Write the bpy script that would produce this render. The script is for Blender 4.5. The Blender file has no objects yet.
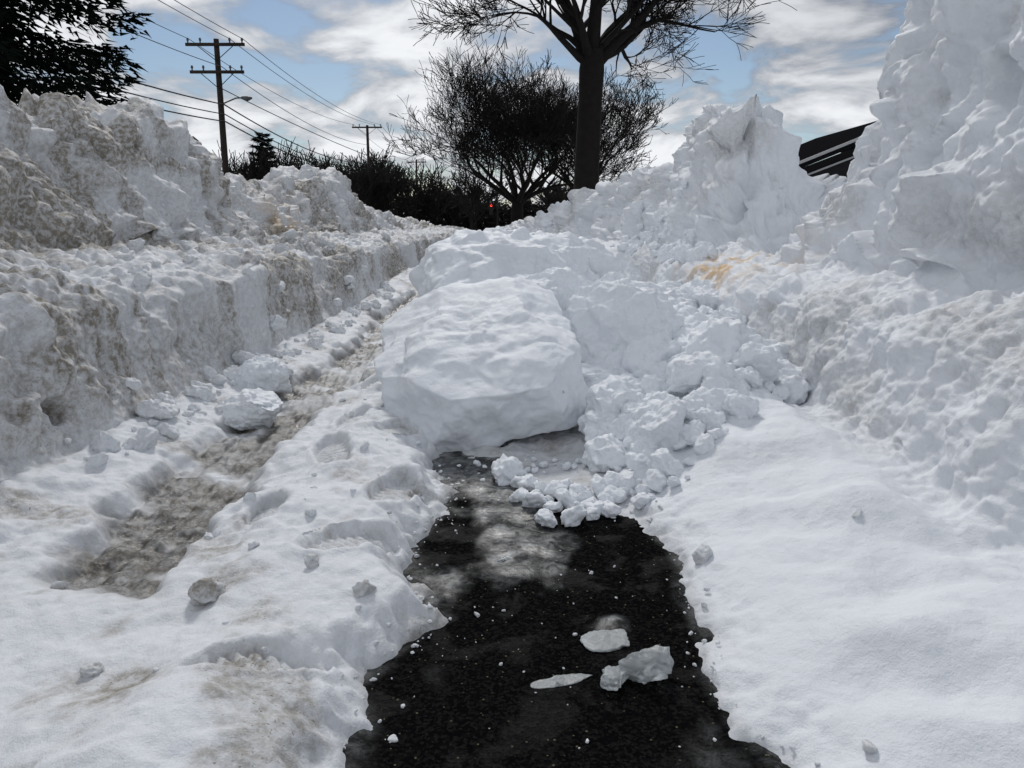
import bpy, bmesh, math, random
import numpy as np
from mathutils import Vector, Matrix, Euler
S = bpy.context.scene
random.seed(7)

# ------------------------------------------------------------------ noise
_perm = np.random.RandomState(3).permutation(256).astype(np.int32)
_g = np.random.RandomState(4).normal(size=(256, 3)).astype(np.float32)
_g /= np.linalg.norm(_g, axis=1)[:, None]
_r3 = np.random.RandomState(5).rand(256, 3).astype(np.float32)
_f3 = np.random.RandomState(6).normal(size=(256, 3)).astype(np.float32)
_f1 = np.random.RandomState(8).rand(256).astype(np.float32)

def hsh(x, y, z):
    return _perm[(_perm[(_perm[x & 255] + y) & 255] + z) & 255]

def perlin(p):
    p = p.astype(np.float32)
    pi = np.floor(p).astype(np.int32)
    f = p - pi
    u = f * f * f * (f * (f * 6 - 15) + 10)
    out = np.zeros(len(p), np.float32)
    for dx in (0, 1):
        wx = u[:, 0] if dx else 1 - u[:, 0]
        for dy in (0, 1):
            wy = u[:, 1] if dy else 1 - u[:, 1]
            for dz in (0, 1):
                wz = u[:, 2] if dz else 1 - u[:, 2]
                g = _g[hsh(pi[:, 0] + dx, pi[:, 1] + dy, pi[:, 2] + dz)]
                d = g[:, 0] * (f[:, 0] - dx) + g[:, 1] * (f[:, 1] - dy) + g[:, 2] * (f[:, 2] - dz)
                out += wx * wy * wz * d
    return out * 1.5

def fbm(p, oct=4, gain=0.5):
    a = 1.0; o = np.zeros(len(p), np.float32); q = p.copy()
    for i in range(oct):
        o += a * perlin(q + 17.3 * i)
        q = q * 2.03; a *= gain
    return o

def worley(p):
    p = p.astype(np.float32)
    pi = np.floor(p).astype(np.int32)
    n = len(p)
    F1 = np.full(n, 9.0, np.float32); F2 = np.full(n, 9.0, np.float32)
    fac = np.zeros(n, np.float32)
    for dx in (-1, 0, 1):
        for dy in (-1, 0, 1):
            for dz in (-1, 0, 1):
                c = pi + np.array([dx, dy, dz], np.int32)
                h = hsh(c[:, 0], c[:, 1], c[:, 2])
                v = p - (c + _r3[h])
                d = (v * v).sum(1)
                fv = (v * _f3[h]).sum(1) * 0.55 + (_f1[h] - 0.5)
                near = d < F1
                F2 = np.where(near, F1, np.minimum(F2, d))
                fac = np.where(near, fv, fac)
                F1 = np.where(near, d, F1)
    return np.sqrt(F1), np.sqrt(F2), fac

def sstep(a, b, x):
    t = np.clip((x - a) / (b - a), 0, 1)
    return t * t * (3 - 2 * t)

def mesh_from(name, verts, faces, mat, smooth=True, attrs=None):
    me = bpy.data.meshes.new(name)
    verts = np.asarray(verts, np.float32); faces = np.asarray(faces, np.int32)
    k = faces.shape[1]
    me.vertices.add(len(verts)); me.vertices.foreach_set('co', verts.ravel())
    me.loops.add(faces.size); me.loops.foreach_set('vertex_index', faces.ravel())
    me.polygons.add(len(faces))
    me.polygons.foreach_set('loop_start', np.arange(0, faces.size, k, dtype=np.int32))
    me.polygons.foreach_set('loop_total', np.full(len(faces), k, np.int32))
    me.polygons.foreach_set('use_smooth', np.full(len(faces), smooth, bool))
    me.update(calc_edges=True)
    if attrs:
        for an, av in attrs.items():
            a = me.attributes.new(an, 'FLOAT', 'POINT')
            a.data.foreach_set('value', np.asarray(av, np.float32))
    me.materials.append(mat)
    ob = bpy.data.objects.new(name, me)
    S.collection.objects.link(ob)
    return ob

def grid_faces(nv, nu):
    i = np.arange(nv - 1)[:, None] * nu + np.arange(nu - 1)[None, :]
    i = i.ravel()
    return np.stack([i, i + 1, i + nu + 1, i + nu], 1)

# ------------------------------------------------------------------ materials
def newmat(name):
    m = bpy.data.materials.new(name); m.use_nodes = True
    nt = m.node_tree
    return m, nt, nt.nodes['Principled BSDF']

def mixc(nt, fac, a, b):
    n = nt.nodes.new('ShaderNodeMix'); n.data_type = 'RGBA'
    for s, v in ((0, fac), (6, a), (7, b)):
        if isinstance(v, bpy.types.NodeSocket): nt.links.new(v, n.inputs[s])
        else: n.inputs[s].default_value = v
    return n.outputs[2]

def math_(nt, op, a, b=None, c=None, clamp=False):
    n = nt.nodes.new('ShaderNodeMath'); n.operation = op; n.use_clamp = clamp
    for i, v in enumerate((a, b, c)):
        if v is None: continue
        if isinstance(v, bpy.types.NodeSocket): nt.links.new(v, n.inputs[i])
        else: n.inputs[i].default_value = v
    return n.outputs[0]

def noise(nt, vec, scale, detail=4, rough=0.55, dist=0.0):
    n = nt.nodes.new('ShaderNodeTexNoise')
    n.inputs['Scale'].default_value = scale; n.inputs['Detail'].default_value = detail
    n.inputs['Roughness'].default_value = rough; n.inputs['Distortion'].default_value = dist
    if vec is not None: nt.links.new(vec, n.inputs['Vector'])
    return n.outputs['Fac']

def maprange(nt, v, a, b, c=0.0, d=1.0, smooth=True):
    n = nt.nodes.new('ShaderNodeMapRange')
    n.interpolation_type = 'SMOOTHSTEP' if smooth else 'LINEAR'
    nt.links.new(v, n.inputs[0])
    for i, x in enumerate((a, b, c, d)): n.inputs[i + 1].default_value = x
    return n.outputs[0]

def snow_material(name, base=(0.83, 0.855, 0.89, 1), bump=.5):
    m, nt, b = newmat(name)
    tc = nt.nodes.new('ShaderNodeNewGeometry').outputs['Position']
    dirt_col = mixc(nt, noise(nt, tc, 9, 3), (0.34, 0.30, 0.24, 1), (0.17, 0.15, 0.12, 1))
    def attr(n):
        a = nt.nodes.new('ShaderNodeAttribute'); a.attribute_name = n; return a.outputs['Fac']
    at = attr('dirt_shade'); sl = attr('slush'); stn = attr('stain')
    fine = noise(nt, tc, 38, 5, 0.7)
    d = math_(nt, 'MULTIPLY', at, maprange(nt, fine, 0.35, 0.68, 0.45, 1.25))
    grit = maprange(nt, noise(nt, tc, 150, 2, 0.5), 0.63, 0.70)
    grit = math_(nt, 'MULTIPLY', grit, math_(nt, 'MULTIPLY', at, 1.5, clamp=True))
    d = math_(nt, 'MAXIMUM', d, grit, clamp=True)
    col = mixc(nt, d, base, dirt_col)
    col = mixc(nt, stn, col, (.62, .36, .10, 1))
    sn = math_(nt, 'MULTIPLY', sl, maprange(nt, noise(nt, tc, 22, 5, 0.7), 0.3, 0.6, 0.6, 1.0), clamp=True)
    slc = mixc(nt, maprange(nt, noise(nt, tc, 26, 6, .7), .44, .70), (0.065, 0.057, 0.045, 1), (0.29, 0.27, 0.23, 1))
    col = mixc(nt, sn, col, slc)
    nt.links.new(math_(nt, 'MULTIPLY_ADD', sn, -0.40, 0.62), b.inputs['Roughness'])
    nt.links.new(col, b.inputs['Base Color'])
    b.inputs['Specular IOR Level'].default_value = 0.3
    h = math_(nt, 'ADD', math_(nt, 'MULTIPLY', noise(nt, tc, 42, 6, 0.62), 0.8),
              math_(nt, 'MULTIPLY', noise(nt, tc, 300, 3, 0.6), 0.20))
    bp = nt.nodes.new('ShaderNodeBump'); bp.inputs['Strength'].default_value = bump
    bp.inputs['Distance'].default_value = 0.017
    nt.links.new(h, bp.inputs['Height']); nt.links.new(bp.outputs[0], b.inputs['Normal'])
    return m
M_snow = snow_material('snow')
M_chunk = snow_material('snow_chunk', (.86, .89, .925, 1), .35)

def plain(name, col, rough=0.7, noise_amt=0.3, scale=6, spec=.15):
    m, nt, b = newmat(name)
    tc = nt.nodes.new('ShaderNodeTexCoord').outputs['Object']
    c2 = tuple(c * (1 - noise_amt) for c in col[:3]) + (1,)
    nt.links.new(mixc(nt, noise(nt, tc, scale, 5), col, c2), b.inputs['Base Color'])
    b.inputs['Roughness'].default_value = rough
    b.inputs['Specular IOR Level'].default_value = spec
    return m
M_bark = plain('bark', (0.022, 0.018, 0.016, 1), 0.9, 0.7, 7)
M_twig = plain('twigs', (0.020, 0.017, 0.015, 1), 0.9, 0.5, 3)
M_needle = plain('needles', (0.010, 0.016, 0.012, 1), 0.9, 0.6, 2, 0)
M_pole = plain('pole_wood', (0.05, 0.04, 0.034, 1), 0.85, 0.5, 5)
M_wire = plain('wire', (0.02, 0.02, 0.02, 1), 0.5)
M_metal = plain('grey_metal', (0.12, 0.125, 0.13, 1), 0.4)

# ------------------------------------------------------------------ snow terrain sheet
ky = lambda ys, vs, y: np.interp(y, ys, vs)
rows = [-1.5 + 0.07 * i for i in range(31)]
y = rows[-1]
while y < 2.9:
    y += 0.008; rows.append(y)
while y < 48:
    y *= 1.005; rows.append(y)
Y = np.array(rows); nv = len(Y)
zL = ky([-2, 2, 3, 3.4, 3.7, 3.95, 4.3, 4.5, 4.9, 5.4, 5.9, 6.5, 7.3, 8.0, 9.5, 10.3, 11.3, 12, 14, 18, 25, 48],
        [1.55, 1.55, 1.68, 1.72, 1.66, 1.42, 1.36, 1.42, 1.46, 1.60, 1.54, 1.36, 1.2, 1.2, 1.25, 1.5, 1.5, 1.25, 1.05, .95, .8, .5], Y)
zR = ky([-2, 2, 3.0, 3.7, 3.9, 4.1, 4.25, 4.4, 4.6, 4.9, 5.7, 6.1, 6.5, 7.1, 7.6, 8.2, 9.2, 10, 11, 13, 15, 20, 28, 48],
        [2.0, 2.1, 2.1, 1.95, 1.78, 1.55, 1.25, 1.0, .80, .70, .68, 1.1, 1.68, 1.88, 1.75, 1.4, 1.4, 1.5, 1.2, 1.15, .95, .85, .75, .5], Y)
wr = ky([-2, 8, 10, 13, 20, 30, 48], [0, 0, -.45, -1.1, -1.5, -1.9, -2.2], Y)
wl = ky([-2, 12, 20, 30, 48], [0, 0, -.1, -.6, -1.4], Y)
m2 = np.exp(-((Y - 7.0) / 1.0) ** 2)
o = np.ones_like(Y)
lw = .05 * np.sin(Y * 1.9) + .03 * np.sin(Y * 4.7 + 1)
nodes = [(-5.2 * o + wl, -.06 * o), (-4.1 * o + wl, .45 * zL), (-3.2 * o + wl, .93 * zL), (-2.55 * o + wl, zL), (-2.38 * o + wl, zL - .12),
         (-2.18 * o + wl, .68 * o), (-1.58 * o + wl + lw, .59 * o), (-1.45 * o + wl + lw, .53 * o), (-1.35 * o + wl, .03 * o), (-1.15 * o + wl, 0 * o),
         (.45 * o + wr, 0 * o), (.96 * o + wr, .06 * o), (1.10 * o + wr, .18 * o), (1.19 * o + wr, .48 * o), (1.28 * o + wr, .56 * o), (1.58 * o + wr - .2 * m2, .60 * o),
         (1.84 * o + wr - .16 * m2, zR), (2.3 * o + wr - .22 * m2, .96 * zR), (3.0 * o + wr - .3 * m2, .35 * zR), (4.6 * o + wr, -.06 * o)]
cnt = [20, 36, 60, 30, 150, 90, 24, 120, 36, 260, 90, 40, 80, 24, 60, 220, 76, 50, 20]
X0 = []; Z0 = []
for i, c in enumerate(cnt):
    last = (i == len(cnt) - 1)
    t = np.linspace(0, 1, c, endpoint=last)[None, :]
    X0.append(nodes[i][0][:, None] * (1 - t) + nodes[i + 1][0][:, None] * t)
    Z0.append(nodes[i][1][:, None] * (1 - t) + nodes[i + 1][1][:, None] * t)
X = np.concatenate(X0, 1); Z = np.concatenate(Z0, 1); nu = X.shape[1]
k = np.exp(-(np.arange(-20, 21) / 8.0) ** 2); k /= k.sum()
def smooth_u(A):
    P = np.pad(A, ((0, 0), (20, 20)), mode='reflect', reflect_type='odd')
    out = np.zeros_like(A)
    for j, w in enumerate(k): out += w * P[:, j:j + A.shape[1]]
    return out
X = smooth_u(X); Z = smooth_u(Z)
YY = np.repeat(Y[:, None], nu, 1)

def edgeL(y): return np.interp(y, [0, 1.0, 1.22, 1.36, 1.45, 1.55, 1.8, 2.0, 2.2, 2.5, 3.1], [-.2, -.21, -.26, -.2, -.14, -.18, -.25, -.2, -.16, -.26, -.26])
def edgeR(y): return np.interp(y, [0, 1.0, 1.24, 1.54, 1.8, 2.0, 2.16, 2.5, 3.1], [.44, .41, .34, .38, .39, .37, .36, .30, .3])

flat = lambda a: a.ravel()
x, y, z = flat(X), flat(YY), flat(Z)
P2 = np.stack([x, y, 0 * x], 1)
wl_ = np.repeat(wl, nu); wr_ = np.repeat(wr, nu)
inner = sstep(-1.42, -1.32, x - wl_) * (1 - sstep(.90, 1.10, x - wr_))
e_n = fbm(P2 * 6, 4) * .055 + perlin(P2 * 38) * .010
dA = np.maximum(np.maximum(edgeL(y) - x, x - edgeR(y)), y - 3.15) + e_n
side = sstep(-.1, .5, x)
rise_l = sstep(-.01, .12, dA) * .075
rise_r = sstep(-.01, .12, dA) * .035 + sstep(0.05, .55, dA) * .05
H = rise_l * (1 - side) + rise_r * side - .02 + .02 * sstep(-.02, .03, dA)
rc = -.90 + .04 * np.sin(y * 1.7) - .012 * np.maximum(y - 4, 0)
rw = .155 + .05 * perlin(P2 * np.array([0, 2.1, 0]) + 5) + .045 * perlin(P2 * 9)
rut = (1 - sstep(rw * .75, rw * 1.3, np.abs(x - rc))) * sstep(1.40, 1.60, y + .4 * (x + .9))
rut_fill = sstep(0, .4, fbm(P2 * np.array([2.2, 1.3, 1]) + 9, 3)) * .55 * sstep(2.2, 3.4, y)
H = H * (1 - rut * (1 - rut_fill * .6) * .86)
H += rut * (.012 * fbm(P2 * np.array([22, 5, 1]), 3) + .012 * fbm(P2 * 14, 3))
H += .045 * np.exp(-((x + .50) / .18) ** 2) * sstep(0, .15, dA) * (.8 + fbm(P2 * 1.8 + 3, 2))
H += .02 * (1 - sstep(-1.36, -1.1, x)) * (x < 0)
H += .13 * sstep(3.0, 4.2, y) * np.exp(-((x - .1) / .5) ** 4)
H += .30 * np.exp(-((x - .08 + .06 * (y - 5)) / .42) ** 2) * np.exp(-((y - 5.3) / 1.9) ** 2)
H += .12 * sstep(6, 10, y)
H += .15 * np.exp(-((x - .80) / .35) ** 2) * np.exp(-((y - 3.9) / 1.5) ** 2)
rs = sstep(.45, .7, x) * (1 - sstep(2.4, 3.0, y))
H += rs * (.014 * np.sin((y * 1.0 + x * .25) * 19 + 5 * perlin(P2 * 1.7)) * sstep(-.3, .3, perlin(P2 * 2.2 + 4)) + .05 * perlin(P2 * 2.4) + .016 * perlin(P2 * 7))
def boot(cx, cy, ang, L=.15, W=.055, dep=.030):
    c, s = math.cos(ang), math.sin(ang)
    u = (x - cx) * c + (y - cy) * s; v = -(x - cx) * s + (y - cy) * c
    r_ = np.sqrt((u / L) ** 2 + (v / W) ** 2)
    m = 1 - sstep(.85, 1.08, r_)
    lip = np.exp(-((r_ - 1.2) / .15) ** 2) * .006
    tread = np.tanh(2.2 * np.sin(u * 250 + 90 * np.abs(v) + 1.5 * perlin(P2 * 10)))
    return m * (-dep + .0050 * tread) + lip
boots = boot(-.56, 2.3, 1.9) + boot(-.37, 1.66, .8, .13) + boot(-.58, 2.75, 1.5) + boot(-.33, 2.02, 1.3, .13) + boot(-.62, 3.4, 1.6) + boot(-.5, 3.9, 1.8) \
    + boot(-.40, 2.6, 1.2, .12) + boot(-.62, 1.85, 1.7, .12) + boot(-.42, 1.16, .5, .12, .05, .02)
boots += -.022 * np.exp(-((x + .62) / .10) ** 2 - ((y - 1.10) / .06) ** 2)
bmask = np.clip(-boots / .02, 0, 1)
z = z + (H + boots) * inner
Zg = z.reshape(nv, nu)
def normals(X, YY, Zg):
    du = np.stack([np.gradient(X, axis=1), 0 * X, np.gradient(Zg, axis=1)], -1)
    dv = np.stack([np.gradient(X, axis=0), np.gradient(YY, axis=0), np.gradient(Zg, axis=0)], -1)
    n = np.cross(du, dv); n /= np.linalg.norm(n, axis=-1, keepdims=True) + 1e-9
    return n.reshape(-1, 3)
nrm = normals(X, YY, Zg)
P = np.stack([x, y, z], 1)
wallm = 1 - inner
xs = x - wl_; xr_ = x - wr_
left = (x < -1.0)
upL = 1 - sstep(-2.25, -2.05, xs); upR = sstep(1.45, 1.65, xr_)
Lg = fbm(P * 1.2 + 11, 3)
warp = np.stack([perlin(P * 3 + 1), perlin(P * 3 + 21), perlin(P * 3 + 41)], 1) * .12
F1a, F2a, fa = worley((P + warp) * 2.6)
F1b, F2b, fb = worley((P + warp * .5) * 6.5 + 7)
F1c, F2c, fc = worley((P + warp * .2) * 17 + 3)
soft = lambda F1, F2, w=.14: sstep(0, w, F2 - F1)
chunk = sstep(-.15, .4, fbm(P * .9 + 31, 2))
fine_ = .045 * fbm(P * 4.5, 4) + .014 * fbm(P * 18, 3)
crest = np.where(left, sstep(-.35, -.05, z - np.repeat(zL, nu)), sstep(-.4, -.05, z - np.repeat(zR, nu)))
lump = (1 - sstep(0, .8, F1b))
lumpc = (1 - sstep(0, .8, F1c))
ledgeL = sstep(-2.2, -2.0, xs) * (1 - sstep(-1.62, -1.45, xs))
m2_ = np.repeat(m2, nu)
dL = .07 * Lg * (.5 + .5 * upL) + upL * (.15 * fa * soft(F1a, F2a, .3)) + (.05 + .03 * ledgeL + .08 * crest) * fb * soft(F1b, F2b, .35) * (.3 + .7 * chunk) \
     + .04 * lump * (.3 + .7 * chunk) + .018 * lumpc * (.3 + ledgeL + .5 * chunk) + fine_ * (.95 + .3 * upL)
dR = .08 * Lg + upR * ((.15 + .08 * m2_) * fa * soft(F1a, F2a, .18)) + (.05 + .04 * upR) * fb * soft(F1b, F2b, .35) * (.3 + .7 * chunk) + .03 * lump * chunk + .012 * fc * soft(F1c, F2c, .3) * (.2 + .8 * chunk) \
     + fine_ * (.9 + .3 * upR)
d_wall = np.where(left, dL, dR)
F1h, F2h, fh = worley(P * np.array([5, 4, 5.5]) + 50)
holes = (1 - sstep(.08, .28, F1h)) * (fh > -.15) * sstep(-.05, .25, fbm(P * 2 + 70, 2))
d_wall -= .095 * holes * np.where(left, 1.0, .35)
rough_in = np.where(x < .38, .75, 0.12) * sstep(.0, .08, dA)
rough_in = np.where((x < .38) & (y < 1.6), .5, rough_in)
rough_in = np.maximum(rough_in, .9 * sstep(2.15, 2.6, y - .25 * np.maximum(x - .6, 0)))
d_in = rough_in * (.022 * fbm(P * 5 + 3, 4) + .03 * np.maximum(0, fb) * soft(F1b, F2b, .4) + .012 * fc * soft(F1c, F2c, .35) * chunk + .007 * perlin(P * 34)) \
       + .003 * perlin(P * 20) * (dA > 0)
d_in *= (1 - .6 * rut) * (1 - .9 * bmask)
disp = d_wall * wallm + d_in * inner
Pn = P + nrm * disp[:, None]
Pn[:, 2] = np.where(wallm > .5, np.maximum(Pn[:, 2], -.06), Pn[:, 2])
# bank grime, with some wall shade painted into the same value
dn = fbm(P * np.array([1.3, .7, 2.2]) + 90, 4)
low = 1 - sstep(.2, .56, P[:, 2])
dirt_shade = np.where(left, .36 + .30 * low + .65 * sstep(-.1, .6, dn), .05 + .28 * sstep(.05, .6, dn))  # left bank: real grime, lower wall also darkened as painted shade
dirt_shade = np.where(left & (ledgeL > .5), dirt_shade * .62, dirt_shade)  # ledge top painted lighter than the wall below it
dirt_shade += .5 * holes * np.where(left, 1, .4)  # holes coloured darker than the snow around them
stk = fbm(P * np.array([2, 7, .9]) + 60, 3)
dirt_shade += np.where(left, .45 * sstep(.0, .5, stk), .08 * sstep(.1, .5, stk))
gd = fbm(P2 * 4 + 33, 4)
dirt_in = np.where(x < .3, .14 + .5 * sstep(.05, .55, gd), .02 + .08 * sstep(.2, .7, gd)) + .18 * bmask  # grime patches; boot prints coloured darker than their surroundings
dirt_shade = dirt_shade * (1 - inner) + dirt_in * inner
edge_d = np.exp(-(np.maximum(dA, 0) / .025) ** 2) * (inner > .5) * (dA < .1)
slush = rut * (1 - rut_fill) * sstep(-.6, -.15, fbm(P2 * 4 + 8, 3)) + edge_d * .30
stain = (np.exp(-((x - 1.36) / .20) ** 2 - ((y - 4.75) / .55) ** 2) * 1.2 + .35 * np.exp(-((x + 2.2) / .3) ** 2 - ((y - 7.6) / .8) ** 2)) * sstep(-.15, .35, fbm(P * 7, 3))
dirt_shade = np.clip(dirt_shade, 0, 1)
slush = np.clip(slush, 0, 1)
mesh_from('snow_bank_terrain', Pn, grid_faces(nv, nu), M_snow, True, {'dirt_shade': dirt_shade, 'slush': slush, 'stain': np.clip(stain, 0, .85)})

gx0, gy0, gs = -3.0, 0.5, .02
hm = np.full((320, 700), -1.0, np.float32)
ix = ((Pn[:, 0] - gx0) / gs).astype(int); iy = ((Pn[:, 1] - gy0) / gs).astype(int)
ok = (ix >= 0) & (ix < 320) & (iy >= 0) & (iy < 700)
np.maximum.at(hm, (ix[ok], iy[ok]), Pn[ok, 2])
def hgt(px, py):
    a = int((px - gx0) / gs); b = int((py - gy0) / gs)
    a = min(max(a, 1), 318); b = min(max(b, 1), 698)
    v = hm[a - 1:a + 2, b - 1:b + 2]; v = v[v > -.9]
    return max(0.0, float(v.mean())) if v.size else 0.0

# ------------------------------------------------------------------ boulders / chunks
_ico = {}
def ico(sub):
    if sub not in _ico:
        bm = bmesh.new(); bmesh.ops.create_icosphere(bm, subdivisions=sub, radius=1)
        v = np.array([p.co[:] for p in bm.verts], np.float32)
        f = np.array([[q.index for q in p.verts] for p in bm.faces], np.int32)
        bm.free(); _ico[sub] = (v, f)
    return _ico[sub]

def chunk_shape(seed, sub, half, n=3.2, cuts=5, fac=.16, rough=.05, scale=2.2, detail=1.0, lo=.6, hi=.95, planes=()):
    r = np.random.RandomState(seed)
    v, f = ico(sub)
    d = v.copy()
    p = d / ((np.abs(d) ** n).sum(1) ** (1 / n))[:, None]
    pl = []
    for i in range(cuts):
        nn = r.normal(size=3); nn /= np.linalg.norm(nn); pl.append((nn, r.uniform(lo, hi)))
    for (nn, dd) in planes:
        nn = np.array(nn, float); nn /= np.linalg.norm(nn); pl.append((nn, dd))
    for nn, dd in pl:
        e = p @ nn - dd
        p = p - nn[None, :] * np.maximum(e, 0)[:, None] * .95
    p = p * np.array(half)[None, :]
    s = 1.0 / max(half)
    q = p * s * scale + seed * 3.7
    A, B, C = worley(q + .25 * np.stack([perlin(q * 1.5), perlin(q * 1.5 + 9), perlin(q * 1.5 + 19)], 1))
    disp = fac * C * sstep(0, .35, B - A)
    if sub >= 5:
        A, B, C = worley(q * 2.7 + 5); disp += detail * fac * .3 * C * sstep(0, .35, B - A)
        disp += detail * rough * .4 * fbm(q * 7, 3)
    disp += rough * 2.2 * fbm(q * 1.6 + 4, 4, .42)
    nd = p / (np.linalg.norm(p, axis=1)[:, None] + 1e-6)
    return p + nd * (disp * (sum(half) / 3))[:, None], f

def xf(v, loc, rot=(0, 0, 0), s=1.0):
    R = np.array(Euler(rot).to_matrix())
    return (v * s) @ R.T + np.array(loc)

def boulder(name, loc, half, rot, seed, sub=7, dirt_shade=.04, **kw):
    v, f = chunk_shape(seed, sub, half, **kw)
    v = xf(v, loc, rot)
    dn = dirt_shade * (.5 + sstep(-.1, .5, fbm(v * 4 + 2, 3)))
    return mesh_from(name, v, f, M_chunk, True, {'dirt_shade': dn, 'slush': 0 * dn})

boulder('snow_slab', (-.13, 3.05, .262), (.38, .44, .175), (math.radians(19), math.radians(-10), math.radians(5)), 14,
        dirt_shade=.04, n=8, cuts=0, fac=.11, rough=.035, scale=2.0, detail=.5,
        planes=(((-.7, -.7, .15), 1.04), ((.8, -.6, .1), 1.10), ((.1, -.55, -.85), 1.08), ((.75, .0, .6), 1.04), ((-.6, .1, .75), 1.02), ((.1, -.45, .9), .98)))
boulder('snow_boulder', (.02, 4.15, .42), (.52, .52, .30), (.15, .05, .3), 23, n=3.2, cuts=6, fac=.15, rough=.045, scale=2.2, detail=.7)
boulder('snow_boulder', (.45, 3.33, .28), (.25, .25, .27), (.2, .35, .5), 31, n=3, cuts=7, fac=.15, rough=.045, detail=.6)
boulder('snow_boulder', (.14, 3.6, .38), (.28, .25, .2), (.1, -.2, .2), 37, n=2.8, fac=.15, rough=.05, detail=.6)
boulder('snow_boulder', (.48, 2.42, .13), (.11, .09, .13), (.2, .2, .8), 41, sub=6, n=3, cuts=8, fac=.12, rough=.05, detail=.6)
boulder('snow_boulder', (-1.02, 2.95, .09), (.11, .12, .075), (.1, .2, .3), 43, sub=6, fac=.15, rough=.06, detail=.6, cuts=8)
boulder('snow_boulder', (-1.14, 3.45, .12), (.13, .11, .09), (.3, .1, .9), 47, sub=6, fac=.15, rough=.06, cuts=8)
boulder('snow_boulder', (.35, 5.3, .5), (.35, .4, .22), (.1, .1, .9), 53, sub=6, fac=.17, rough=.06)
boulder('snow_boulder', (-.1, 6.3, .5), (.4, .5, .25), (.1, .1, .2), 59, sub=6, fac=.17, rough=.06)
boulder('snow_boulder', (.80, 3.25, .24), (.15, .14, .13), (.1, .3, .2), 61, sub=6, n=2.8, fac=.17, rough=.06)
boulder('snow_boulder', (.74, 4.1, .32), (.2, .2, .16), (.3, .1, .2), 67, sub=6, n=2.8, fac=.17, rough=.06)

variants = {s: [chunk_shape(200 + i, s, (1, r1, r2), n=2.7, cuts=7, fac=.24, rough=.07, scale=1.9, detail=.7, lo=.58, hi=.92)
                for i, (r1, r2) in enumerate([(1, .7), (.8, .6), (.9, .8), (.75, .65), (1, .55), (.85, .65), (.7, .5), (.95, .65)])] for s in (3, 4, 5)}
def rubble(name, items, mat=None):
    V = []; F = []; D = []; off = 0
    for (px, py, r, sink, dt) in items:
        sub = 5 if r > .045 else (4 if r > .014 else 3)
        v, f = variants[sub][random.randrange(8)]
        rot = (random.uniform(-.8, .8), random.uniform(-.8, .8), random.uniform(0, 6.28))
        v = xf(v, (px, py, hgt(px, py) + r * (.6 - sink)), rot, r)
        V.append(v); F.append(f + off); off += len(v); D.append(np.full(len(v), dt, np.float32))
    D = np.concatenate(D)
    return mesh_from(name, np.concatenate(V), np.concatenate(F), mat or M_chunk, True, {'dirt_shade': D, 'slush': 0 * D})
it = []
R = random.uniform
def powr(a, b, k=2.5): return a + (b - a) * (random.random() ** k)
for i in range(900):
    py = R(2.2, 5.4); px = R(.32, 1.12)
    lim = .56 + .8 * (py - 2.2) + .06 * math.sin(py * 9)
    if px > lim: continue
    big = .06 + .09 * min(1, (py - 2.2) / .8)
    it.append((px, py, powr(.010, big, 1.9), R(.1, .6), .03))
for i in range(90):
    it.append((random.gauss(.23, .11), random.gauss(2.15, .07), powr(.007, .042, 1.6), R(.1, .3), .05))
for i in range(70):
    it.append((random.gauss(.05, .2), random.gauss(2.42, .08), powr(.004, .018, 2), R(.2, .4), .1))
it.append((-.02, 2.33, .058, .2, .05)); it.append((.16, 2.1, .045, .2, .05))
for i in range(150):
    py = R(2.2, 8); px = -1.26 + random.gauss(0, .07)
    it.append((px, py, powr(.01, .07, 2.6), R(.3, .7), .2))
for i in range(60):
    py = R(1.0, 6); px = random.gauss(-.5, .16)
    if px > -.28: continue
    it.append((px, py, powr(.004, .018, 3), R(.3, .7), .2))
for i in range(220):
    py = R(4, 13); px = R(-.7, .6)
    it.append((px, py, powr(.03, .15, 2), R(.0, .4), .08))
for i in range(90):
    py = R(5.3, 9); px = R(1.15, 1.5)
    it.append((px, py, powr(.02, .1, 2), R(.2, .5), .06))
for i in range(90):
    py = R(2.5, 10); px = R(-2.05, -1.55)
    it.append((px, py, powr(.012, .07, 2.5), R(.3, .7), .3))
rubble('snow_rubble', it)
it = []
for i in range(190):
    py = R(.9, 2.4)
    if random.random() < .7: px = float(edgeL(py)) + random.gauss(-.01, .03)
    else: px = float(edgeR(py)) + random.gauss(.01, .02)
    it.append((px, py, powr(.002, .009, 3), R(.3, .8), .25))
for i in range(110):
    it.append((R(-.22, .38), R(1.05, 2.3), powr(.0012, .005, 2.5), R(.1, .3), .2))
it.append((.44, 1.67, .026, .5, .3)); it.append((.80, 1.68, .015, .6, .2)); it.append((.52, .99, .013, .6, .4))
rubble('snow_crumbs', it)
it = [(-.60, 1.40, .048, .5, .75), (-.95, 1.5, .02, .4, .6), (-.7, 1.15, .02, .6, .5), (-.3, 1.42, .028, .6, .5), (-.42, 1.5, .020, .6, .5), (-.75, 1.7, .02, .5, .6)]
rubble('dirty_snow_lump', it)

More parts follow.
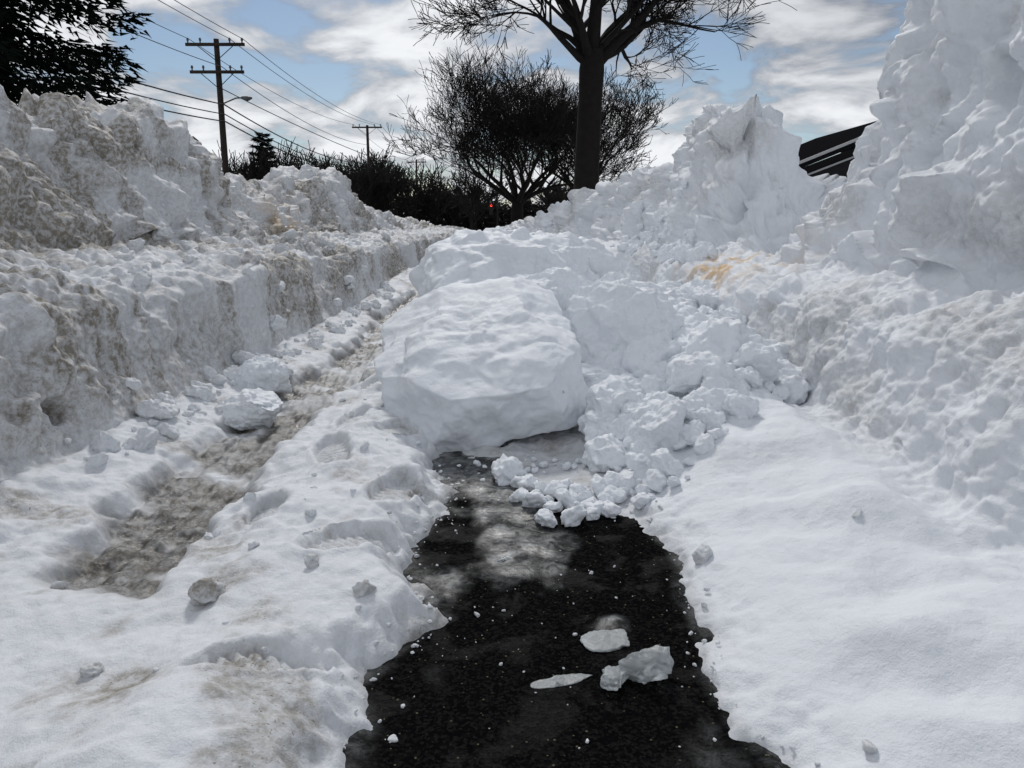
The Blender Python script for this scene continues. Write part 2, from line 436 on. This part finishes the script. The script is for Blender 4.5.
# glassy ice
m, nt, b = newmat('ice')
b.inputs['Base Color'].default_value = (.80, .84, .85, 1); b.inputs['Roughness'].default_value = .16
b.inputs['Transmission Weight'].default_value = .6; b.inputs['IOR'].default_value = 1.31
tcp = nt.nodes.new('ShaderNodeNewGeometry').outputs['Position']
bp = nt.nodes.new('ShaderNodeBump'); bp.inputs['Strength'].default_value = .5; bp.inputs['Distance'].default_value = .01
nt.links.new(noise(nt, tcp, 60, 5, .6), bp.inputs['Height']); nt.links.new(bp.outputs[0], b.inputs['Normal'])
M_ice = m
def ice(loc, half, rot, seed, name='ice_chunk'):
    v, f = chunk_shape(seed, 5, half, n=2.8, cuts=9, fac=.22, rough=.05, detail=.5, lo=.5, hi=.85)
    return mesh_from(name, xf(v, loc, rot), f, M_ice, True)
ice((.235, 1.25, .024), (.062, .042, .03), (.2, -.15, -.5), 3)
ice((.185, 1.235, .010), (.038, .026, .016), (.1, .1, 1.2), 5)
ice((.19, 1.38, .001), (.060, .040, .005), (0, .03, .4), 8)
ice((.09, 1.24, .000), (.06, .014, .004), (0, 0, .3), 9)
ice((-.02, 1.75, .001), (.03, .022, .005), (0, 0, .9), 15)
ice((.185, 2.70, .15), (.012, .012, .07), (.05, .05, 0), 12, 'icicle')

# ------------------------------------------------------------------ asphalt path
ax = np.linspace(-.75, .75, 300); ay = np.linspace(-1.4, 3.7, 900)
AX, AY = np.meshgrid(ax, ay)
ap = np.stack([AX.ravel(), AY.ravel(), 0 * AX.ravel()], 1)
icen = fbm(ap * np.array([5, 3.5, 1]) + 4, 5)
reg = np.exp(-((ap[:, 0] + .12 - .07 * np.sin(ap[:, 1] * 4)) / .15) ** 2) * sstep(1.38, 1.6, ap[:, 1]) + .35 * sstep(2.15, 2.5, ap[:, 1])
reg2 = np.exp(-((ap[:, 0] - .2) / .05) ** 2 - ((ap[:, 1] - 1.42) / .08) ** 2) * .9
icem = sstep(.35, .9, reg + reg2 + icen * .7) * (1 - .75 * (1 - sstep(1.25, 1.5, ap[:, 1])))
dEd = np.maximum(edgeL(ap[:, 1]) - ap[:, 0], ap[:, 0] - edgeR(ap[:, 1]))
icem = np.maximum(icem, sstep(-.02, .02, dEd + icen * .03) * .4)
ap[:, 2] = icem * (.004 + .003 * perlin(ap * 14)) + .0008 * perlin(ap * 90)
m, nt, b = newmat('wet_asphalt')
tcp = nt.nodes.new('ShaderNodeNewGeometry').outputs['Position']
at = nt.nodes.new('ShaderNodeAttribute'); at.attribute_name = 'ice'
vor = nt.nodes.new('ShaderNodeTexVoronoi'); vor.inputs['Scale'].default_value = 190
nt.links.new(tcp, vor.inputs['Vector'])
sepc = nt.nodes.new('ShaderNodeSeparateColor'); nt.links.new(vor.outputs['Color'], sepc.inputs[0])
asph = mixc(nt, maprange(nt, sepc.outputs[0], .3, 1, 0, 1), (.004, .004, .0045, 1), (.013, .013, .012, 1))
speck = math_(nt, 'MULTIPLY', maprange(nt, sepc.outputs[1], .98, .99), maprange(nt, vor.outputs['Distance'], .45, .3))
asph = mixc(nt, speck, asph, (.12, .11, .07, 1))
ic = maprange(nt, noise(nt, tcp, 18, 8, .75, .8), .42, .66, .06, .9)
fac = math_(nt, 'MULTIPLY', at.outputs['Fac'], ic, clamp=True)
col = mixc(nt, fac, asph, mixc(nt, noise(nt, tcp, 14, 4), (.12, .125, .125, 1), (.46, .48, .48, 1)))
nt.links.new(col, b.inputs['Base Color'])
nt.links.new(math_(nt, 'MULTIPLY_ADD', at.outputs['Fac'], -.28, .60), b.inputs['Roughness'])
wetp = maprange(nt, noise(nt, tcp, 7, 5, .6, .4), .52, .62)
spn = maprange(nt, noise(nt, tcp, 12, 5, .6, .4), .42, .62, .02, .30)
wet = math_(nt, 'ADD', math_(nt, 'MULTIPLY', at.outputs['Fac'], spn), math_(nt, 'MULTIPLY', wetp, .03))
nt.links.new(wet, b.inputs['Specular IOR Level'])
bp = nt.nodes.new('ShaderNodeBump'); bp.inputs['Strength'].default_value = .5; bp.inputs['Distance'].default_value = .003
hh = math_(nt, 'MULTIPLY', vor.outputs['Distance'], math_(nt, 'SUBTRACT', 1.0, at.outputs['Fac']))
nt.links.new(math_(nt, 'ADD', hh, math_(nt, 'MULTIPLY', noise(nt, tcp, 40, 6, .7), 1.3)), bp.inputs['Height'])
nt.links.new(bp.outputs[0], b.inputs['Normal'])
mesh_from('asphalt_sidewalk', ap, grid_faces(900, 300), m, True, {'ice': icem})

# ------------------------------------------------------------------ far ground and street
gx = np.linspace(-1, 1, 161); gx = np.sign(gx) * np.abs(gx) ** 3 * 1500
GX, GY = np.meshgrid(gx, gx + 20)
gp = np.stack([GX.ravel(), GY.ravel(), np.full(GX.size, -.12)], 1)
mesh_from('ground', gp, grid_faces(161, 161), M_snow, True, {'dirt_shade': np.full(len(gp), .15), 'slush': np.zeros(len(gp))})
m, nt, b = newmat('street_asphalt')
tcp = nt.nodes.new('ShaderNodeNewGeometry').outputs['Position']
nt.links.new(mixc(nt, noise(nt, tcp, 1.2, 6), (.04, .04, .042, 1), (.13, .13, .13, 1)), b.inputs['Base Color'])
b.inputs['Roughness'].default_value = .5
mesh_from('street', [(-11.6, -60, -.08), (-5.2, -60, -.08), (-5.2, 300, -.08), (-11.6, 300, -.08)], [(0, 1, 2, 3)], m, False)

# ------------------------------------------------------------------ tubes
class Tubes:
    def __init__(s): s.V = []; s.F = []; s.n = 0
    def add(s, p0, p1, r0, r1, sides=6):
        p0 = Vector(p0); p1 = Vector(p1); d = (p1 - p0)
        if d.length < 1e-6: return
        d.normalize(); a = d.orthogonal().normalized(); c = d.cross(a)
        for (p, r) in ((p0, r0), (p1, r1)):
            for i in range(sides):
                t = 2 * math.pi * i / sides
                q = p + (a * math.cos(t) + c * math.sin(t)) * r
                s.V.append(q[:])
        for i in range(sides):
            j = (i + 1) % sides
            s.F.append((s.n + i, s.n + j, s.n + sides + j, s.n + sides + i))
        s.n += 2 * sides
    def box(s, c, h, rz=0):
        cs, sn = math.cos(rz), math.sin(rz)
        for dz in (-1, 1):
            for dx, dy in ((-1, -1), (1, -1), (1, 1), (-1, 1)):
                X_, Y_ = dx * h[0], dy * h[1]
                s.V.append((c[0] + X_ * cs - Y_ * sn, c[1] + X_ * sn + Y_ * cs, c[2] + dz * h[2]))
        for f in ((0, 3, 2, 1), (4, 5, 6, 7), (0, 1, 5, 4), (1, 2, 6, 5), (2, 3, 7, 6), (3, 0, 4, 7)):
            s.F.append(tuple(s.n + i for i in f))
        s.n += 8
    def make(s, name, mat, parent=None, smooth=True):
        ob = mesh_from(name, s.V, s.F, mat, smooth)
        if parent: ob.parent = parent
        return ob
def empty(name):
    e = bpy.data.objects.new(name, None); S.collection.objects.link(e); return e

def grow(T, rr, p, d, L, r, lev, maxlev, spread=.6, up=.08, kids=(3, 5), rmin=.006, wig=.13):
    nseg = 5 if lev == 0 else (4 if lev < 3 else 3); pts = [p]
    dd = d.copy(); rs = [r]
    for i in range(nseg):
        dd = (dd + Vector((rr.uniform(-wig, wig), rr.uniform(-wig, wig), rr.uniform(-wig, wig) + up * .5))).normalized()
        pts.append(pts[-1] + dd * (L / nseg)); rs.append(max(rmin, r * (1 - .6 * (i + 1) / nseg)))
        T.add(pts[-2], pts[-1], rs[-2], rs[-1], 7 if r > .08 else (4 if r > .03 else 3))
    if lev >= maxlev: return
    n = rr.randint(*kids)
    for i in range(n):
        t = rr.uniform(.3, 1.0) if i else 1.0
        k_ = min(nseg, max(1, int(round(t * nseg))))
        q = pts[k_]
        ax_ = Vector((rr.uniform(-1, 1), rr.uniform(-1, 1), rr.uniform(-.5, .9))).normalized()
        nd = (dd + ax_ * spread * rr.uniform(.7, 1.5)).normalized()
        grow(T, rr, q, nd, L * rr.uniform(.58, .82), rs[k_] * rr.uniform(.6, .85), lev + 1, maxlev, spread, up, kids, rmin, wig)

rr = random.Random(5)
tree = empty('bare_maple_tree')
T = Tubes()
bx, by = 2.05, 22.0
pts = [(bx + .05, by, -.1, .46), (bx, by, .6, .38), (bx + .02, by, 2.4, .34), (bx + .08, by, 4.2, .32), (bx + .1, by, 4.9, .34), (bx + .12, by, 5.4, .28)]
for a, c in zip(pts[:-1], pts[1:]): T.add(a[:3], c[:3], a[3], c[3], 14)
for (dx, dy, dz, L, r, z0) in [(-.50, .2, .9, 2.8, .20, 4.9), (.0, -.1, 1, 3.1, .22, 5.2), (.55, .1, .8, 2.7, .20, 4.9), (-.95, -.3, .36, 1.9, .12, 5.0),
                           (1.0, .3, .45, 2.0, .13, 5.0), (.25, .9, .9, 2.5, .14, 5.1), (-.2, -.9, .8, 2.3, .13, 5.1), (-.9, .3, .8, 2.0, .10, 5.2), (.9, -.3, .75, 2.1, .1, 5.2)]:
    grow(T, rr, Vector((bx + .08, by, z0)), Vector((dx, dy, dz)).normalized(), L, r, 0, 5, .68, .0, (4, 4), .009, .17)
T.make('trunk_and_branches', M_bark, tree)
rr = random.Random(9)
tree = empty('bare_crabapple_tree'); T = Tubes()
bx, by = .2, 42.0
T.add((bx, by, -.1), (bx + .1, by, 2.0), .38, .3, 10)
for i in range(11):
    a = i * 2.4; el = .35 + .5 * rr.random()
    grow(T, rr, Vector((bx + .1, by, 1.9)), Vector((math.cos(a), math.sin(a), el * 1.3)).normalized(), 2.9 + rr.random() * .5, .15, 0, 5, .75, .06, (4, 4), .012, .2)
T.make('trunk_and_branches', M_twig, tree)
rr2 = random.Random(19); T = Tubes()
bx, by = 4.0, 46.0
tree = empty('bare_crabapple_tree')
T.add((bx, by, -.1), (bx, by, 2.6), .3, .24, 10)
for i in range(8):
    a = i * 2.4; el = .6 + .5 * rr2.random()
    grow(T, rr2, Vector((bx, by, 2.5)), Vector((math.cos(a), math.sin(a), el * 1.3)).normalized(), 2.6, .13, 0, 5, .65, .08, (3, 4), .015, .2)
T.make('trunk_and_branches', M_twig, tree)

rr = random.Random(3); T = Tubes()
def smalltree(bx, by, h, rmin=.02, lev=3, kids=(4, 5), n=6):
    T.add((bx, by, -.1), (bx, by, h * .25), h * .03, h * .025, 5)
    for i in range(n):
        a = rr.random() * 6.28
        grow(T, rr, Vector((bx, by, h * (.1 + .15 * rr.random()))), Vector((math.cos(a), math.sin(a), 1.3)).normalized(), h * .34, h * .014, 0, lev, .7, .1, kids, rmin, .2)
for i in range(26):
    by = rr.uniform(60, 85); q = rr.uniform(-.276, -.042)
    smalltree(q * by, by, rr.uniform(3.8, 6.0) * (1.4 if -.19 < q < -.11 else 1), .03)
for i in range(12):
    by = rr.uniform(60, 90)
    smalltree(rr.uniform(.06, .245) * by, by, rr.uniform(3.5, 5.5), .03)
for i in range(14):
    by = rr.uniform(38, 50)
    smalltree(rr.uniform(-.33, -.21) * by, by, rr.uniform(3.4, 5.2), .018)
T.make('distant_trees', M_twig)
rs_ = np.random.RandomState(2)
nh = 26000
c = np.stack([rs_.uniform(-34, 16, nh), rs_.uniform(88, 100, nh), rs_.uniform(0, 1, nh)], 1)
top = 3.0 + 1.6 * perlin(np.stack([c[:, 0] * .35, c[:, 1] * 0, 0 * c[:, 0]], 1)) + 1.3 * perlin(np.stack([c[:, 0] * 1.1, c[:, 1] * .4, 0 * c[:, 0] + 3], 1))
c[:, 2] *= top
a = rs_.normal(size=(nh, 3)) * .28; bb = rs_.normal(size=(nh, 3)) * .28
hv = np.stack([c, c + a, c + bb], 1).reshape(-1, 3)
mesh_from('distant_hedge', hv, np.arange(nh * 3).reshape(-1, 3), M_twig, False)

def conifer(name, bx, by, H_, R_, z0, nb, needles, seed, nlen):
    r = random.Random(seed); tr = empty(name); T = Tubes()
    T.add((bx, by, -.1), (bx, by, H_), R_ * .06, .03, 8)
    V = []
    for i in range(nb):
        t = (i + r.random()) / nb; zz = z0 + (H_ - z0) * t
        L = R_ * (1 - t) ** .6 * r.uniform(.7, 1.05) + .15
        a = i * 2.399 + r.uniform(-.3, .3)
        p = Vector((bx, by, zz)); nseg = 7
        d = Vector((math.cos(a), math.sin(a), .16 + .3 * t)).normalized()
        for s_ in range(nseg):
            d = (d + Vector((r.uniform(-.07, .07), r.uniform(-.07, .07), -.10 if s_ < 4 else .08))).normalized()
            q = p + d * L / nseg
            T.add(p, q, max(.008, .012 * L * (1 - s_ / nseg)), max(.006, .012 * L * (1 - (s_ + 1) / nseg)), 4)
            side_ = d.cross(Vector((0, 0, 1))).normalized()
            for k_ in range(needles):
                f = r.random(); o_ = p.lerp(q, f)
                w = L * .28 * (1 - .55 * (s_ + f) / nseg)
                sd = side_ * r.uniform(-1, 1) * w
                o2 = o_ + sd + d * abs(r.gauss(0, .15)) * w + Vector((0, 0, -abs(r.gauss(0, .38)) * w * .9))
                dir_ = (sd.normalized() * .6 + d * r.uniform(.2, 1) + Vector((0, 0, r.uniform(-.6, .1)))).normalized() * nlen * r.uniform(.6, 1.4)
                wv = Vector((r.uniform(-1, 1), r.uniform(-1, 1), r.uniform(-1, 1))).cross(dir_).normalized() * nlen * .16
                V += [(o2 - wv)[:], (o2 + wv)[:], (o2 + dir_)[:]]
            p = q
    T.make('trunk_and_limbs', M_bark, tr)
    ob = mesh_from('needle_sprays', V, np.arange(len(V)).reshape(-1, 3), M_needle, False); ob.parent = tr
conifer('spruce_tree', -10.9, 15.0, 13.5, 4.5, 2.4, 150, 80, 4, .22)
conifer('spruce_tree', -17.6, 22, 14, 5, 1.5, 90, 40, 6, .34)
conifer('spruce_tree', -16.8, 54, 6.9, 1.7, .5, 60, 26, 8, .3)

# ------------------------------------------------------------------ utility poles
PX = -12.6
def pole(yy, H_, arms, lamp=False):
    e = empty('utility_pole'); T = Tubes()
    T.add((PX, yy, -.1), (PX, yy, H_), .16, .11, 12)
    for (za, w) in arms:
        T.box((PX, yy - .17, za), (w, .05, .06))
        T.add((PX - w * .6, yy - .17, za - .06), (PX, yy - .14, za - .65), .02, .02, 4)
        T.add((PX + w * .6, yy - .17, za - .06), (PX, yy - .14, za - .65), .02, .02, 4)
    T.make('shaft_and_crossarms', M_pole, e)
    T = Tubes()
    for (za, w) in arms:
        for f in (-.92, -.5, .5, .92):
            T.add((PX + w * f, yy - .17, za + .06), (PX + w * f, yy - .17, za + .16), .03, .035, 8)
            T.add((PX + w * f, yy - .17, za + .16), (PX + w * f, yy - .17, za + .26), .06, .04, 8)
    T.make('insulators', M_metal, e)
    if lamp:
        T = Tubes()
        T.add((PX, yy, 5.9), (PX + .7, yy - .1, 6.15), .03, .03, 6); T.add((PX + .7, yy - .1, 6.15), (PX + 1.0, yy - .1, 6.17), .03, .03, 6)
        T.add((PX + .95, yy - .1, 6.17), (PX + 1.2, yy - .1, 6.13), .06, .11, 8); T.add((PX + 1.2, yy - .1, 6.13), (PX + 1.4, yy - .1, 6.16), .11, .04, 8)
        T.make('street_lamp_arm', M_metal, e)
arms1 = [(8.3, 1.25), (7.2, 1.15)]
pole(35, 8.55, arms1, True)
pole(70, 9.3, [(9.1, 1.3)]); pole(105, 9.2, [(8.9, 1.3)]); pole(140, 9.2, [(8.9, 1.3)]); pole(-2, 9.0, [(8.8, 1.3)])
T = Tubes()
def wire(p, q, sag, r=.012):
    p = Vector(p); q = Vector(q); prev = p
    for i in range(1, 25):
        t = i / 24; c_ = p.lerp(q, t); c_.z -= sag * 4 * t * (1 - t)
        T.add(prev, c_, r, r, 4); prev = c_
for (ya, yb, za, zb) in ((-2, 35, 9.0, 8.55), (35, 70, 8.55, 9.35), (70, 105, 9.35, 9.15), (105, 140, 9.15, 9.15)):
    for f in (-1.15, .6, 1.15): wire((PX + f, ya, za), (PX + f, yb, zb), .6, .014)
    for (zc, r_) in ((7.45, .016), (5.9, .03), (5.5, .025), (5.2, .03)):
        wire((PX + .15, ya, zc), (PX + .15, yb, zc + .2 * (yb == 70)), .7, r_)
wire((PX, 35, 6.6), (-2.0, 78, 4.6), 1.0, .02)
T.make('power_lines', M_wire)

e = empty('traffic_signal'); T = Tubes()
tx, ty = -2.05, 78
T.add((tx + .6, ty, -.1), (tx + .6, ty, 4.2), .09, .07, 8)
T.add((tx + .6, ty, 3.4), (tx, ty, 3.4), .05, .05, 6)
T.box((tx, ty - .1, 2.35), (.18, .14, .55)); T.make('post_and_housing', M_wire, e, False)
m, nt, b = newmat('red_lens'); b.inputs['Base Color'].default_value = (.8, .03, .02, 1)
b.inputs['Emission Color'].default_value = (1, .06, .03, 1); b.inputs['Emission Strength'].default_value = 3
T = Tubes(); T.add((tx, ty - .24, 2.7), (tx, ty - .27, 2.7), .13, .11, 12); T.add((tx, ty - .27, 2.7), (tx, ty - .3, 2.7), .11, .01, 12); T.make('red_lamp', m, e)

# ------------------------------------------------------------------ house
M_side = plain('dark_siding', (.025, .024, .026, 1), .8, .3, 3, .05)
M_trim = plain('white_trim', (.4, .4, .4, 1), .6, .1)
M_roof = plain('dark_shingles', (.013, .013, .015, 1), .9, .4, 8, 0)
M_glass = plain('window_glass', (.02, .025, .03, 1), .1)
e = empty('wood_house')
hx, hy, hw, hd, hz, rz_ = 12.3, 27.0, 4.4, 5.0, 2.3, 4.1
def box_ob(nm, c_, h_, mat):
    T = Tubes(); T.box(c_, h_); T.make(nm, mat, e, False)
box_ob('walls', (hx, hy, hz / 2 - .05), (hw, hd, hz / 2 + .05), M_side)
ov = .45
V = [(hx - hw - ov, hy - hd - ov, hz - .15), (hx, hy - hd - ov, rz_), (hx + hw + ov, hy - hd - ov, hz - .15),
     (hx - hw - ov, hy + hd + ov, hz - .15), (hx, hy + hd + ov, rz_), (hx + hw + ov, hy + hd + ov, hz - .15)]
V2 = [(a_, b_, c_ + .14) for a_, b_, c_ in V]
F4 = [(6, 7, 10, 9), (7, 8, 11, 10), (0, 3, 4, 1), (1, 4, 5, 2), (0, 1, 7, 6), (1, 2, 8, 7), (3, 9, 10, 4), (4, 10, 11, 5), (0, 6, 9, 3), (2, 5, 11, 8)]
ro = mesh_from('roof', V + V2, F4, M_roof, False); ro.parent = e
gb = mesh_from('gable', [(hx - hw, hy - hd, hz), (hx + hw, hy - hd, hz), (hx, hy - hd, rz_ - .12)], [(0, 1, 2)], M_side, False); gb.parent = e
T = Tubes()
for s_ in (-1, 1):
    T.add((hx + s_ * (hw + ov), hy - hd - ov - .04, hz + .02), (hx, hy - hd - ov - .04, rz_ + .17), .05, .05, 4)
    T.add((hx + s_ * (hw + ov - .3), hy - hd - .06, hz - .30), (hx, hy - hd - .06, rz_ - .35), .035, .035, 4)
T.box((hx, hy - hd - .04, 1.95), (hw, .02, .05))
T.make('rake_trim', M_trim, e, False)
for wx in (-3.2, -1.2, 1.2, 3.2):
    box_ob('window', (hx + wx, hy - hd - .01, 1.15), (.45, .03, .55), M_glass)
    T = Tubes()
    for sx in (-.5, 0, .5): T.box((hx + wx + sx, hy - hd - .05, 1.15), (.035, .02, .6))
    for sz in (-.58, .58): T.box((hx + wx, hy - hd - .075, 1.15 + sz), (.54, .02, .04))
    T.make('window_frame', M_trim, e, False)

# ------------------------------------------------------------------ sky, sun, camera
W = bpy.data.worlds.new('World'); S.world = W; W.use_nodes = True
nt = W.node_tree; bg = nt.nodes['Background']; out = nt.nodes['World Output']
sund = Vector((-.08, .80, .70)).normalized()
sky = nt.nodes.new('ShaderNodeTexSky'); sky.sky_type = 'NISHITA'; sky.sun_disc = False
sky.sun_elevation = math.asin(sund.z); sky.sun_rotation = math.atan2(sund.x, sund.y)
sky.dust_density = .3; sky.ozone_density = 2.0
nt.links.new(sky.outputs[0], bg.inputs[0]); bg.inputs[1].default_value = .070
tc = nt.nodes.new('ShaderNodeTexCoord').outputs['Generated']
sp = nt.nodes.new('ShaderNodeSeparateXYZ'); nt.links.new(tc, sp.inputs[0])
zz = math_(nt, 'ADD', math_(nt, 'MAXIMUM', sp.outputs[2], 0.0), .26)
cb = nt.nodes.new('ShaderNodeCombineXYZ')
nt.links.new(math_(nt, 'DIVIDE', sp.outputs[0], zz), cb.inputs[0]); nt.links.new(math_(nt, 'DIVIDE', sp.outputs[1], zz), cb.inputs[1])
cb.inputs[2].default_value = 2.4
cv = cb.outputs[0]
n1 = noise(nt, cv, 2.6, 9, .54, .35)
n2 = noise(nt, cv, 2.6, 9, .55, .3)
cover = maprange(nt, n1, .38, .51)
right = maprange(nt, sp.outputs[0], -.05, .40)
high = maprange(nt, sp.outputs[2], .10, .26)
rh = math_(nt, 'MULTIPLY', right, high)
shade = math_(nt, 'SUBTRACT', maprange(nt, n2, .36, .62), math_(nt, 'MULTIPLY', rh, .38), clamp=True)
ccol = mixc(nt, shade, (.26, .28, .325, 1), (.90, .92, .95, 1))
bg2 = nt.nodes.new('ShaderNodeBackground'); nt.links.new(ccol, bg2.inputs[0]); bg2.inputs[1].default_value = 1.0
mx = nt.nodes.new('ShaderNodeMixShader')
nt.links.new(cover, mx.inputs[0]); nt.links.new(bg.outputs[0], mx.inputs[1]); nt.links.new(bg2.outputs[0], mx.inputs[2])
nt.links.new(mx.outputs[0], out.inputs[0])

sl = bpy.data.lights.new('sun', 'SUN'); sl.energy = 1.5; sl.angle = math.radians(10); sl.color = (1, .97, .93)
so = bpy.data.objects.new('sun', sl); S.collection.objects.link(so)
so.rotation_euler = sund.to_track_quat('Z', 'Y').to_euler()

cam = bpy.data.cameras.new('camera'); cam.sensor_width = 36; cam.lens = 27; cam.clip_end = 4000; cam.clip_start = .05
co = bpy.data.objects.new('camera', cam); S.collection.objects.link(co)
co.location = (0, 0, .8); co.rotation_euler = (math.radians(90 - 11.7), 0, 0)
S.camera = co
S.view_settings.view_transform = 'Standard'; S.view_settings.look = 'None'; S.view_settings.exposure = 0
